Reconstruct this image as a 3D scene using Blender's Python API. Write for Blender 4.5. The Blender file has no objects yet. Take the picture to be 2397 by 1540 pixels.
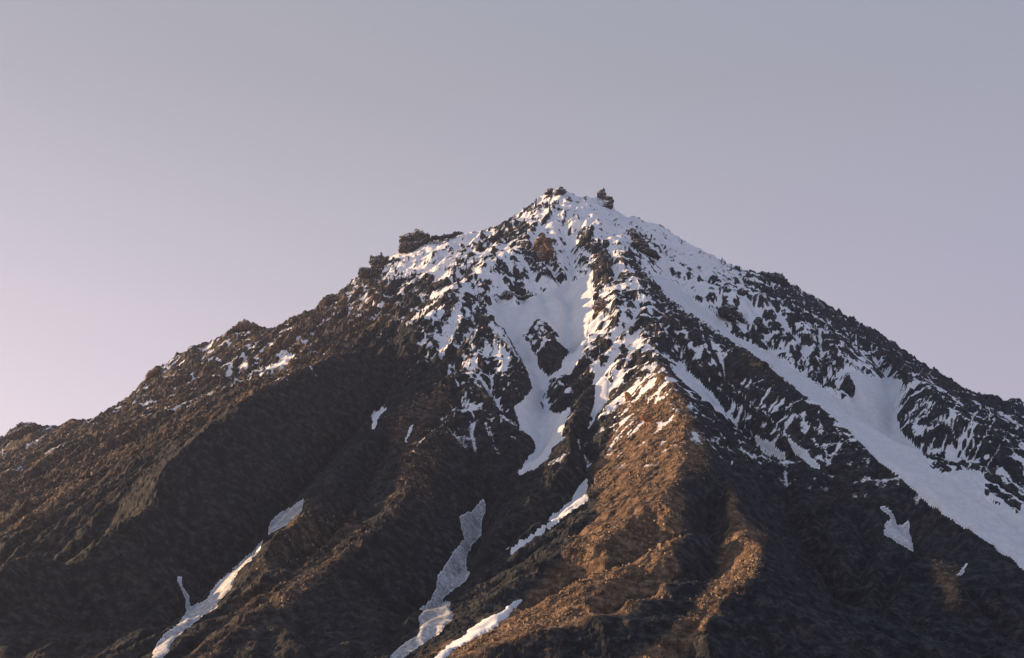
import bpy, math, random
import numpy as np
from mathutils import Vector, noise as mnoise

random.seed(7)
rng = np.random.default_rng(11)
scene = bpy.context.scene
col = scene.collection

# ------------------------------------------------------------------ camera
# photo coordinates used below: a 2397 x 1540 survey of the view
PW, PH = 2397.0, 1540.0
FOC = 3293.0                       # focal length in those pixels (about 40 degrees wide)
PITCH = math.radians(15.1)
CX, CY = PW / 2, PH / 2
CA, SA = math.cos(PITCH), math.sin(PITCH)

cam_d = bpy.data.cameras.new('camera')
cam = bpy.data.objects.new('camera', cam_d)
col.objects.link(cam)
cam.location = (0, 0, 0)
cam.rotation_euler = (math.radians(90) + PITCH, 0, 0)
cam_d.sensor_width = 36.0
cam_d.lens = 36.0 * FOC / PW
cam_d.clip_start = 0.5
cam_d.clip_end = 60000
scene.camera = cam

# ------------------------------------------------------------------ light
SUN_EL, SUN_BACK = math.radians(11.5), math.radians(13)
sd = Vector((-math.cos(SUN_EL) * math.cos(SUN_BACK), math.cos(SUN_EL) * math.sin(SUN_BACK), math.sin(SUN_EL)))
sun_d = bpy.data.lights.new('sun', 'SUN')
sun_d.energy = 5.0
sun_d.angle = math.radians(0.5)
sun_d.color = (1.0, 0.63, 0.335)
sun = bpy.data.objects.new('sun', sun_d)
col.objects.link(sun)
sun.rotation_euler = sd.to_track_quat('Z', 'Y').to_euler()
sun.location = (-3000, 3000, 4000)

world = bpy.data.worlds.new('World')
scene.world = world
world.use_nodes = True
wt = world.node_tree
wn, wl = wt.nodes, wt.links
bg = wn['Background']
sky = wn.new('ShaderNodeTexSky')
sky.sky_type = 'NISHITA'
sky.sun_disc = False
sky.sun_elevation = SUN_EL
sky.sun_rotation = math.atan2(sd.x, sd.y)
sky.altitude = 900
sky.air_density = 1.0
sky.dust_density = 2.5
sky.ozone_density = 2.0
# thin evening veil over the clear-sky model: pale towards the horizon, brighter on the sun's side
tc = wn.new('ShaderNodeTexCoord')
sep = wn.new('ShaderNodeSeparateXYZ')
wl.new(tc.outputs['Generated'], sep.inputs[0])
vr = wn.new('ShaderNodeValToRGB')
els = vr.color_ramp.elements
stops = [(0.0, (.66, .56, .60)), (.16, (.585, .50, .55)), (.30, (.45, .42, .465)), (.42, (.365, .355, .385)), (.55, (.32, .34, .39)), (1.0, (.17, .26, .40))]
while len(els) < len(stops): els.new(.5)
for e, (p, c) in zip(els, stops):
    e.position = p; e.color = tuple(k for k in c) + (1,)
wl.new(sep.outputs[2], vr.inputs[0])
dot = wn.new('ShaderNodeVectorMath'); dot.operation = 'DOT_PRODUCT'
wl.new(tc.outputs['Generated'], dot.inputs[0]); dot.inputs[1].default_value = tuple(sd)
gm = wn.new('ShaderNodeMapRange'); gm.interpolation_type = 'SMOOTHSTEP'
for i, v in enumerate((-.3, 1.0, .45, .84)): gm.inputs[i + 1].default_value = v
wl.new(dot.outputs['Value'], gm.inputs[0])
veil = wn.new('ShaderNodeVectorMath'); veil.operation = 'SCALE'
tint = wn.new('ShaderNodeMix'); tint.data_type = 'RGBA'
gt = wn.new('ShaderNodeMapRange')
for i, v in enumerate((-.4, .8, 0, 1)): gt.inputs[i + 1].default_value = v
wl.new(dot.outputs['Value'], gt.inputs[0]); wl.new(gt.outputs[0], tint.inputs[0])
tint.inputs[6].default_value = (.93, .97, 1.12, 1); tint.inputs[7].default_value = (1.06, 1.01, .96, 1)
tm = wn.new('ShaderNodeMix'); tm.data_type = 'RGBA'; tm.blend_type = 'MULTIPLY'; tm.inputs[0].default_value = 1
wl.new(vr.outputs[0], tm.inputs[6]); wl.new(tint.outputs[2], tm.inputs[7])
zf = wn.new('ShaderNodeMapRange'); zf.interpolation_type = 'SMOOTHSTEP'
for i, v in enumerate((.12, .5, 0, .85)): zf.inputs[i + 1].default_value = v
wl.new(sep.outputs[2], zf.inputs[0])
ge = wn.new('ShaderNodeMix'); ge.data_type = 'FLOAT'          # the glow belongs to the low air
wl.new(zf.outputs[0], ge.inputs[0]); wl.new(gm.outputs[0], ge.inputs[2]); ge.inputs[3].default_value = .565
wl.new(tm.outputs[2], veil.inputs[0]); wl.new(ge.outputs[0], veil.inputs['Scale'])
up10 = wn.new('ShaderNodeVectorMath'); up10.operation = 'SCALE'; up10.inputs['Scale'].default_value = 10.0
wl.new(veil.outputs[0], up10.inputs[0])
mul = wn.new('ShaderNodeMix'); mul.data_type = 'RGBA'
mul.inputs[0].default_value = .9
wl.new(sky.outputs[0], mul.inputs[6]); wl.new(up10.outputs[0], mul.inputs[7])
wl.new(mul.outputs[2], bg.inputs[0])
bg.inputs[1].default_value = 0.10

vs = scene.view_settings
vs.view_transform = 'Standard'
vs.look = 'None'
vs.exposure = 1.0
vs.gamma = 1.0
vs.use_curve_mapping = False
scene.render.engine = 'CYCLES'
scene.cycles.max_bounces = 6
scene.cycles.diffuse_bounces = 3
scene.cycles.volume_bounces = 1
scene.cycles.use_denoising = True

# ------------------------------------------------------------------ helpers
G2T = rng.uniform(0, 2 * np.pi, (256, 256)).astype(np.float32)
GX, GY = np.cos(G2T), np.sin(G2T)

def perlin(x, y):
    x = np.asarray(x, np.float32); y = np.asarray(y, np.float32)
    xf = np.floor(x); yf = np.floor(y)
    fx = x - xf; fy = y - yf
    i0 = xf.astype(np.int32) & 255; j0 = yf.astype(np.int32) & 255
    i1 = (i0 + 1) & 255; j1 = (j0 + 1) & 255
    u = fx * fx * fx * (fx * (fx * 6 - 15) + 10)
    v = fy * fy * fy * (fy * (fy * 6 - 15) + 10)
    a = GX[i0, j0] * fx + GY[i0, j0] * fy
    b = GX[i1, j0] * (fx - 1) + GY[i1, j0] * fy
    c = GX[i0, j1] * fx + GY[i0, j1] * (fy - 1)
    d = GX[i1, j1] * (fx - 1) + GY[i1, j1] * (fy - 1)
    a += u * (b - a); c += u * (d - c)
    return (a + v * (c - a)) * 1.5

def fbm(x, y, lam, octaves, gain=0.5):
    s = 0.0; amp = 1.0
    for o in range(octaves):
        k = 2.03 ** o / lam
        s = s + amp * perlin(x * k + 17.3 * o, y * k - 9.1 * o)
        amp *= gain
    return s

def ridged(x, y, lam, octaves, gain=0.5):
    s = 0.0; amp = 1.0; w = 1.0
    for o in range(octaves):
        k = 2.07 ** o / lam
        n = 1 - np.abs(perlin(x * k + 31.7 * o, y * k + 5.3 * o)) * 1.6
        n = n * n * np.sign(n)
        s = s + amp * n * w
        w = np.clip(n * 1.4, 0, 1)
        amp *= gain
    return s

def sstep(a, b, x):
    t = np.clip((x - a) / (b - a), 0, 1)
    return t * t * (3 - 2 * t)

def ray(u, v):
    a = (u - CX) / FOC; b = (CY - v) / FOC
    return np.array([a, CA - b * SA, SA + b * CA])

def project(x, y, z):
    dep = y * CA + z * SA
    return CX + FOC * x / dep, CY - FOC * (-y * SA + z * CA) / dep

# ------------------------------------------------------------------ mountain: base cone
PEAK_Y = 6500.0
_r = ray(1330, 455)
PEAK_X = _r[0] / _r[1] * PEAK_Y
PEAK_Z = _r[2] / _r[1] * PEAK_Y

def cone(x, y):
    dx = x - PEAK_X; dy = y - PEAK_Y
    r = np.sqrt(dx * dx + dy * dy) + 1e-3
    side = (np.abs(dx) / r) ** 1.6
    k = 1.0 - np.where(dx < 0, 0.0, -0.06) * side
    r2 = np.sqrt(r * r + 60 * 60) - 60
    return PEAK_Z - k * (0.74 * r2 - 3.7e-5 * r2 * r2)

SIL = [(-300,1180),(-120,1090),(0,1022),(12,1020),(30,1003),(50,992),(75,990),(95,996),(108,990),(122,1000),(150,990),(178,975),(190,984),(215,980),
 (240,965),(290,935),(330,900),(345,876),(360,864),(375,856),(400,842),(430,818),(470,805),(520,785),(545,764),(578,752),
 (605,763),(640,768),(665,752),(705,730),(725,728),(745,715),(760,692),(775,690),(800,680),(820,657),(845,642),(868,622),
 (890,606),(905,602),(925,594),(940,588),(960,575),(1003,556),(1040,554),(1075,545),(1088,545),(1120,540),(1155,530),(1195,512),(1215,495),
 (1240,478),(1262,460),(1280,446),(1290,444),(1300,447),(1308,438),(1318,442),(1345,455),(1370,461),(1397,459),(1415,463),(1428,466),(1436,489),
 (1460,500),(1510,515),(1550,525),(1580,548),(1620,570),(1680,602),(1740,628),(1780,637),(1800,641),(1830,650),(1848,662),
 (1900,690),(1960,725),(2010,752),(2060,780),(2120,820),(2180,862),(2230,895),(2270,915),(2300,922),(2340,930),(2375,932),(2397,942),(2560,1010),(2800,1130)]
SILA = np.array(SIL, float)

RIDGES = [
 # (u, v, metres above/below the base cone)
 [(1420,500,20),(1480,620,90),(1510,740,110),(1555,850,150),(1620,985,160),(1645,1075,160),(1592,1115,150),(1600,1210,155),(1588,1300,160),(1560,1380,158),(1440,1440,168),(1320,1475,166),(1205,1495,156),(1100,1548,140)],
 [(1479,1146,95),(1376,1273,85),(1321,1303,85),(1256,1341,68),(1205,1372,60),(1154,1413,54),(1068,1464,48),(985,1548,42)],
 [(1530,1160,128),(1450,1270,116),(1350,1370,120),(1240,1430,116),(1100,1510,104)],
 [(1560,1250,142),(1500,1330,138),(1400,1400,142),(1270,1450,138),(1120,1530,124)],
 [(1500,640,80),(1545,700,110),(1640,770,130),(1760,835,140),(1850,900,130),(2000,1035,115),(2110,1115,100),(2200,1185,90),(2310,1260,85),(2440,1350,80)],
 [(1690,1090,60),(1705,1150,110),(1755,1235,165),(1780,1260,190),(1768,1345,195),(1700,1385,185),(1650,1460,170),(1530,1548,145)],
 [(1700,1250,90),(1700,1310,95),(1640,1400,90),(1520,1500,70),(1450,1548,55)],
 [(1665,1110,60),(1660,1210,40),(1640,1310,30),(1600,1390,10),(1520,1450,-20),(1400,1510,-40),(1300,1548,-40)],
 [(2140,1240,20),(2190,1315,50),(2235,1400,50),(2240,1480,10)],
 [(1830,1180,0),(1880,1300,-20),(1960,1450,-30),(2000,1548,-40)],
 [(1620,760,70),(1700,850,70),(1800,960,80),(1900,1050,80),(2000,1150,50)],
 [(1568,852,60),(1640,915,20),(1706,978,10),(1800,1070,0),(1850,1130,-10)],
 [(1540,640,0),(1620,720,-20),(1720,785,-50),(1830,850,-70),(1930,920,-90),(2020,1000,-100),(2090,1060,-110),(2180,1120,-120),(2280,1190,-130),(2440,1300,-140)],
 [(1640,640,20),(1706,700,30),(1856,728,60),(1977,775,70),(2000,860,50),(2000,925,10)],
 [(2030,820,-20),(2060,880,-50),(2085,960,-80),(2110,1040,-100)],
 [(2060,800,20),(2130,870,60),(2200,955,80),(2290,995,80),(2340,1090,70),(2390,1190,40)],
 [(1250,570,30),(1180,605,55),(1085,655,80),(1050,690,90),(940,745,120),(850,795,150),(740,850,165),(620,920,170),(520,1000,170),(400,1080,160),(250,1175,150),(100,1270,140),(-80,1380,130)],
 [(920,700,-10),(800,770,-20),(650,850,-30),(560,890,-40),(420,980,-40),(280,1060,-40),(100,1160,-40),(-80,1260,-40)],
 [(960,790,-40),(900,900,-70),(800,1050,-85),(720,1160,-90),(620,1260,-90),(540,1360,-90),(450,1440,-85),(360,1545,-80)],
 [(1038,893,30),(912,966,40),(820,1060,40),(735,1150,60),(705,1210,60),(620,1290,50),(590,1340,50),(560,1400,30)],
 [(1060,960,10),(1049,997,30),(957,1065,60),(990,1150,60),(885,1254,60),(780,1330,65),(650,1410,65),(480,1545,65)],
 [(900,1040,0),(850,1150,-10),(760,1250,0),(640,1370,0)],
 [(1200,712,-20),(1330,680,-50),(1365,740,-50),(1345,810,-50),(1310,860,-50),(1265,905,-60),(1260,980,-60),(1285,1040,-70),(1220,1110,-85),(1130,1180,-105),(1100,1260,-115),(1045,1370,-120),(960,1500,-120),(910,1550,-120)],
 [(1150,720,-20),(1195,790,-20),(1235,860,-40),(1255,900,-55)],
 [(1085,660,30),(1120,728,35),(1170,800,45),(1225,870,40),(1235,930,20)],
 [(1120,728,35),(1090,820,35),(1150,960,20),(1200,1010,10)],
 [(1265,745,-5),(1290,800,25),(1300,850,15)],
 [(1410,940,10),(1370,1000,0),(1385,1100,10),(1350,1170,-30),(1280,1235,-40),(1190,1297,-60)],
 [(1345,880,10),(1340,950,20),(1330,1040,20),(1290,1120,10),(1200,1220,0),(1150,1300,-30)],
 [(1400,540,30),(1412,620,65),(1425,700,90),(1445,760,95)],
 [(1345,470,30),(1405,505,55),(1385,535,55),(1350,560,35)],
 [(1260,490,-15),(1160,565,-30),(1060,612,-45),(970,655,-45)],
 [(1330,560,-30),(1345,610,-45),(1355,660,-60)],
 [(200,1500,-20),(120,1400,-20),(300,1300,-20)],
]

# macro relief solved on a coarse plan grid
GX0, GX1, GY0, GY1 = -3900.0, 3900.0, 900.0, 8400.0

def hit_cone(u, v, delta):
    d = ray(u, v)
    ys = np.linspace(700, PEAK_Y + 400, 3000)
    zs = d[2] / d[1] * ys
    xs = d[0] / d[1] * ys
    below = zs <= cone(xs, ys) + delta
    k = int(np.argmax(below)) if below.any() else len(ys) - 1
    return xs[k], ys[k], zs[k]

pts = []
for line in RIDGES:
    P = []
    for i in range(len(line) - 1):
        n = max(2, int(math.hypot(line[i+1][0] - line[i][0], line[i+1][1] - line[i][1]) / 6))
        for t in np.linspace(0, 1, n, endpoint=False):
            a = [line[i][k] + t * (line[i+1][k] - line[i][k]) for k in range(3)]
            P.append(hit_cone(*a) + (a[2],))
    # densify in plan
    for (x0, y0, _, d0), (x1, y1, _, d1) in zip(P[:-1], P[1:]):
        L = math.hypot(x1 - x0, y1 - y0)
        if L > 350: continue
        n = max(1, int(L / 6))
        for t in np.linspace(0, 1, n, endpoint=False):
            pts.append((x0 + t * (x1 - x0), y0 + t * (y1 - y0), d0 + t * (d1 - d0)))
# the skyline ridges, left and right of the top
uu = np.arange(-300, 2800, 3.0)
vv = np.interp(uu, SILA[:, 0], SILA[:, 1])
vv = np.convolve(np.pad(vv, 6, mode='edge'), np.ones(13) / 13, mode='valid')
for u, v in zip(uu, vv):
    d = ray(u, v)
    off = u - 1330
    yy = PEAK_Y + (0.16 * off if off < 0 else 0.22 * off)
    x = d[0] / d[1] * yy; z = d[2] / d[1] * yy
    pts.append((x, yy, z - float(cone(x, yy))))
pts = np.array(pts)

def solve(cell, init):
    nx = int((GX1 - GX0) / cell) + 1; ny = int((GY1 - GY0) / cell) + 1
    ix = np.clip(((pts[:, 0] - GX0) / cell + .5).astype(int), 0, nx - 1)
    iy = np.clip(((pts[:, 1] - GY0) / cell + .5).astype(int), 0, ny - 1)
    s = np.zeros((nx, ny)); c = np.zeros((nx, ny))
    np.add.at(s, (ix, iy), pts[:, 2]); np.add.at(c, (ix, iy), 1)
    m = c > 0
    val = np.where(m, s / np.maximum(c, 1), 0)
    if init is None:
        D = val.copy()
    else:
        D = upsample(init, nx, ny)
    D[m] = val[m]
    scr = (cell / 520.0) ** 2
    for it in range(260):
        p = np.pad(D, 1, mode='edge')
        N = (p[:-2, 1:-1] + p[2:, 1:-1] + p[1:-1, :-2] + p[1:-1, 2:]) / (4 + scr)
        D = np.where(m, val, N)
    return D

def upsample(A, nx, ny):
    fx = np.linspace(0, A.shape[0] - 1, nx); fy = np.linspace(0, A.shape[1] - 1, ny)
    i = np.minimum(fx.astype(int), A.shape[0] - 2); j = np.minimum(fy.astype(int), A.shape[1] - 2)
    a = (fx - i)[:, None]; b = (fy - j)[None, :]
    return ((A[i][:, j] * (1 - a) + A[i + 1][:, j] * a) * (1 - b) + (A[i][:, j + 1] * (1 - a) + A[i + 1][:, j + 1] * a) * b)

D = None
for cell in (100.0, 50.0, 25.0, 12.5):
    D = solve(cell, D)

def blur(A, n):
    for _ in range(n):
        p = np.pad(A, 1, mode='edge')
        A = (p[:-2, 1:-1] + p[2:, 1:-1] + 2 * p[1:-1, 1:-1]) / 4
        p = np.pad(A, 1, mode='edge')
        A = (p[1:-1, :-2] + p[1:-1, 2:] + 2 * p[1:-1, 1:-1]) / 4
    return A

D = blur(D, 2)

def settle(Z, cell, iters, tmax):
    """steep walls crumble to a talus angle"""
    t = tmax * cell
    for _ in range(iters):
        d = Z[1:] - Z[:-1]
        m = np.sign(d) * np.maximum(np.abs(d) - t, 0) * .22
        Z[:-1] += m; Z[1:] -= m
        d = Z[:, 1:] - Z[:, :-1]
        m = np.sign(d) * np.maximum(np.abs(d) - t, 0) * .22
        Z[:, :-1] += m; Z[:, 1:] -= m
    return Z
_x, _y = np.meshgrid(GX0 + 12.5 * np.arange(D.shape[0]), GY0 + 12.5 * np.arange(D.shape[1]), indexing='ij')
_b = cone(_x, _y)
D = settle(_b + D, 12.5, 160, .86) - _b
CELL = 6.25
NX = int((GX1 - GX0) / CELL) + 1; NY = int((GY1 - GY0) / CELL) + 1
xs = (GX0 + CELL * np.arange(NX)).astype(np.float32)
ys = (GY0 + CELL * np.arange(NY)).astype(np.float32)
X, Y = np.meshgrid(xs, ys, indexing='ij')
Z = (cone(X, Y) + upsample(D, NX, NY)).astype(np.float32)
Z += 16 * fbm(X, Y, 420, 3).astype(np.float32)

# running water: drops released everywhere carve a branching net of gullies between sharp ribs
def erode(Z, cell, iters, steps, depth, keep):
    nx, ny = Z.shape
    Z0 = Z.copy()
    ix, iy = np.meshgrid(np.arange(nx, dtype=np.float32), np.arange(ny, dtype=np.float32), indexing='ij')
    for it in range(iters):
        zs_ = blur(Z, 1)
        gx, gy = np.gradient(zs_, cell)
        gl = np.sqrt(gx * gx + gy * gy) + 1e-5
        dx = (-gx / gl).astype(np.float32).ravel(); dy = (-gy / gl).astype(np.float32).ravel()
        px = (ix + rng.uniform(-.5, .5, ix.shape).astype(np.float32)).ravel()
        py = (iy + rng.uniform(-.5, .5, iy.shape).astype(np.float32)).ravel()
        cnt = np.zeros(nx * ny)
        for k in range(steps):
            ii = np.clip(px + .5, 0, nx - 1).astype(np.int32) * ny + np.clip(py + .5, 0, ny - 1).astype(np.int32)
            if k % 2 == 0 or k < 8: cnt += np.bincount(ii, minlength=nx * ny)
            px += dx[ii]; py += dy[ii]
        c = blur(cnt.reshape(nx, ny), 1)
        carve = np.log1p(c / 4.0)
        carve -= blur(carve, 12)
        Z = Z - depth * keep * np.clip(carve, -1.0, 2.2) * np.clip(gl / .5, .2, 1.4)
        Z = Z * .8 + blur(Z, 1) * .2
    d = Z - Z0
    return d
SOFT_POLY = [[(1560,900),(1640,1000),(1660,1085),(1600,1120),(1605,1220),(1590,1300),(1570,1380),(1450,1440),(1200,1500),(1060,1545),(960,1545),(1100,1460),(1250,1350),(1400,1200),(1390,1090),(1440,1000),(1480,930)],
             [(1700,1140),(1760,1225),(1790,1250),(1775,1350),(1720,1380),(1660,1450),(1600,1550),(1440,1550),(1600,1400),(1660,1330),(1700,1230)]]
Xc, Yc, Zc = X[::2, ::2], Y[::2, ::2], Z[::2, ::2]
uc, vc_ = project(Xc, Yc, Zc)
soft = np.zeros(Xc.shape)
for P in SOFT_POLY:
    P = np.array(P, float); Q_ = np.roll(P, -1, 0); ins = np.zeros(Xc.shape, bool)
    for (x0, y0), (x1, y1) in zip(P, Q_):
        if y0 != y1: ins ^= ((y0 <= vc_) != (y1 <= vc_)) & (uc < x0 + (vc_ - y0) / (y1 - y0) * (x1 - x0))
    soft = np.maximum(soft, ins)
keep = 1 - .82 * blur(soft, 4)
Zc = Zc + 8 * ridged(Xc, Yc, 330, 4, .5) + 6 * fbm(Xc, Yc, 90, 3)
d = erode(Zc, CELL * 2, 7, 110, 2.3, keep)
d = d - blur(d, 60) * .7
Z += (upsample(d, NX, NY) + upsample(keep * 8 * ridged(Xc, Yc, 330, 4, .5), NX, NY)).astype(np.float32)
Z += (3 * fbm(X, Y, 45, 3)).astype(np.float32)
d = erode(Z.astype(float), CELL, 2, 60, 1.5, upsample(keep, NX, NY))
Z += (d - blur(d, 40)).astype(np.float32)
Z = settle(Z.astype(float), CELL, 40, 1.05).astype(np.float32)
KEEP = upsample(keep, NX, NY).astype(np.float32)

# direction of fall of the large forms
zb = blur(Z, 10)
gx, gy = np.gradient(zb, CELL)
gl = np.sqrt(gx * gx + gy * gy) + 1e-6
FX = (-gx / gl).astype(np.float32); FY = (-gy / gl).astype(np.float32)
SLOPE = gl

def streak(field, steps, stride):
    """average a field along the fall line: gullies and flutes"""
    acc = field.copy(); n = 1
    flat = field.ravel(); fxf = FX.ravel(); fyf = FY.ravel()
    for sgn in (1, -1):
        px, py = np.meshgrid(np.arange(NX, dtype=np.float32), np.arange(NY, dtype=np.float32), indexing='ij')
        for k in range(steps):
            ii = np.clip(px + .5, 0, NX - 1).astype(np.int32) * NY + np.clip(py + .5, 0, NY - 1).astype(np.int32)
            px += sgn * stride * fxf[ii]; py += sgn * stride * fyf[ii]
            ii = np.clip(px + .5, 0, NX - 1).astype(np.int32) * NY + np.clip(py + .5, 0, NY - 1).astype(np.int32)
            acc += flat[ii]; n += 1
    acc /= n
    return acc / (acc.std() + 1e-6)

FL1 = streak(perlin(X / 75, Y / 75) + .4 * perlin(X / 38 + 9, Y / 38), 22, 2.0)
FL2 = streak(perlin(X / 30 + 3, Y / 30 + 8) + .5 * rng.standard_normal((NX, NY)).astype(np.float32), 16, 1.3)
FL3 = streak(rng.standard_normal((NX, NY)).astype(np.float32), 7, 1.0)

steep = sstep(.42, .70, SLOPE)
lap = blur(Z, 6) - blur(Z, 40)
conv = sstep(-2, 10, lap)                      # ridge crests
rough = ridged(X + 30 * FL1, Y, 150, 5, .52)
hi = sstep(700, 1500, Z) * .75 + .25
Z += (5.0 * (1 - np.abs(FL1)) * (.2 + .8 * steep) * hi).astype(np.float32)
Z += (2.0 * FL2 * (.25 + .8 * steep) * hi).astype(np.float32)
Z += ((rough - .8) * (5.0 + 16.0 * conv * steep) * (.4 + .6 * hi)).astype(np.float32)
Z += ((ridged(X + 900, Y + 10 * FL2, 60, 4, .55) - .8) * (2.0 + 7.0 * steep * hi)).astype(np.float32)
# lava benches
ben = (Z + 14 * fbm(X, Y, 260, 3)) / 34.0
fr = ben - np.floor(ben)
Z += ((sstep(0.15, .85, fr) - fr) * 16 * sstep(-.1, .35, fbm(X, Y, 380, 2))).astype(np.float32)
Z += 0.9 * FL3 * hi + (1 - KEEP) * (1.0 * FL3 + 1.1 * FL2)
left = sstep(300, -500, X) * sstep(250, 900, Z)
led = fbm(X + 400, Y, 190, 3)
Z += (left * (7 * sstep(-.10, .12, FL1 + led) + 4 * sstep(-.05, .05, FL2 * .5 + perlin(X / 110, Y / 110)) + 7 * np.abs(perlin(X / 85 + FL1 * .3, Y / 85)))).astype(np.float32)

# ------------------------------------------------------------------ fan shaped sheet, finer near the viewer
NC, NR = 1400, 960
T = np.linspace(-0.47, 0.47, NC)
yy = np.linspace(1250, PEAK_Y + 120, 4000)
_, vc = project(0 * yy + 80, yy, cone(0 * yy + 80, yy))
dens = np.abs(np.gradient(vc, yy)); dens = np.convolve(np.pad(dens, 40, mode='edge'), np.ones(81) / 81, mode='valid')
dens = np.maximum(dens, dens.max() * .02) + .35 * dens.mean()
cdf = np.concatenate([[0], np.cumsum((dens[1:] + dens[:-1]) / 2)]); cdf /= cdf[-1]
rows = np.interp(np.linspace(0, 1, NR - 70), cdf, yy)
rows = np.concatenate([rows, PEAK_Y + 120 + 1650 * np.linspace(0, 1, 71)[1:] ** 1.4])
TY, YY = np.meshgrid(T, rows, indexing='ij')
VX = TY * YY; VY = YY

def samp(A, x, y):
    fx = np.clip((x - GX0) / CELL, 0, NX - 1.001); fy = np.clip((y - GY0) / CELL, 0, NY - 1.001)
    i = fx.astype(np.int32); j = fy.astype(np.int32); a = fx - i; b = fy - j
    return (A[i, j] * (1 - a) + A[i + 1, j] * a) * (1 - b) + (A[i, j + 1] * (1 - a) + A[i + 1, j + 1] * a) * b

VZ = samp(Z, VX, VY)
ROUGH = samp((rough - .8).astype(np.float32), VX, VY)
near = np.clip(VY / 5000, .25, 1.1)

# bring the skyline to the surveyed one, broadly
def smooth1(a, n):
    k = np.hanning(n + 2)[1:-1]
    return np.convolve(np.pad(a, n // 2, mode='edge'), k / k.sum(), mode='valid')
for it in range(7):
    U, V = project(VX, VY, VZ)
    k = np.argmin(V, axis=1)
    ar = np.arange(NC)
    us = U[ar, k]; vsil = V[ar, k]
    want = np.interp(us, SILA[:, 0], SILA[:, 1])
    err = (vsil - want) * (VY[ar, k] * CA + VZ[ar, k] * SA) / FOC / CA * 1.02
    low = smooth1(np.clip(err, -120, 120), 41 if it > 2 else 121)
    yk = smooth1(np.median(np.stack([np.roll(VY[ar, k], j) for j in range(-30, 31, 3)]), axis=0), 61)[:, None]
    VZ = VZ + low[:, None] * np.exp(-((VY - yk) / (420.0 if it < 4 else 200.0)) ** 2)
    if it == 0: print('skyline error m', np.abs(err).mean(), np.abs(err).max())
print('skyline final', np.abs(err).mean())

# ------------------------------------------------------------------ angular rock: tilted facets and steps
RND = rng.uniform(-1, 1, (4, 256, 256)).astype(np.float32)
def facets(x, y, lam, k):
    """every cell of broken rock has a height and a tilt of its own"""
    x = (x / lam).astype(np.float32) + 13 * k; y = (y / lam).astype(np.float32) - 7 * k
    i = np.floor(x).astype(np.int32); j = np.floor(y).astype(np.int32)
    best = np.full(x.shape, 9.0, np.float32); out = np.zeros_like(best)
    for a in (-1, 0, 1):
        for b in (-1, 0, 1):
            ci = (i + a) & 255; cj = (j + b) & 255
            px = i + a + .5 + .45 * RND[0, ci, cj]; py = j + b + .5 + .45 * RND[1, ci, cj]
            ddx = x - px; ddy = y - py
            d2 = ddx * ddx + ddy * ddy
            m = d2 < best
            best = np.where(m, d2, best)
            h = RND[2, ci, cj] * .55 + 1.1 * (RND[3, ci, cj] * ddx + RND[2, cj, ci] * ddy)
            out = np.where(m, h, out)
    return out
ux = VX + 9 * perlin(VX / 60, VY / 60); uy = VY + .8 * VZ + 9 * perlin(VX / 60 + 40, VY / 60)
kp = samp(KEEP, VX, VY)
rocky = kp * (.35 + .65 * sstep(-.25, .35, fbm(VX, VY, 240, 3)))
FAC = (6.0 * facets(ux, uy, 42, 0) + 3.4 * facets(ux, uy, 18, 1)) * rocky + 1.8 * facets(ux, uy, 9, 2) * (.35 + .65 * rocky)
VZ = VZ + FAC * np.clip(VY / 4500, .35, 1.0)
dzx = np.gradient(VZ, axis=0) / np.maximum(np.gradient(VX, axis=0), 1e-3)
dzy = np.gradient(VZ, axis=1) / np.maximum(np.gradient(VY, axis=1), 1e-3)
dzx = dzx - TY * 0
STEEP = np.sqrt(blur(dzx, 1) ** 2 + blur(dzy, 1) ** 2)
STEEP = STEEP - blur(STEEP, 40)

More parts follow.
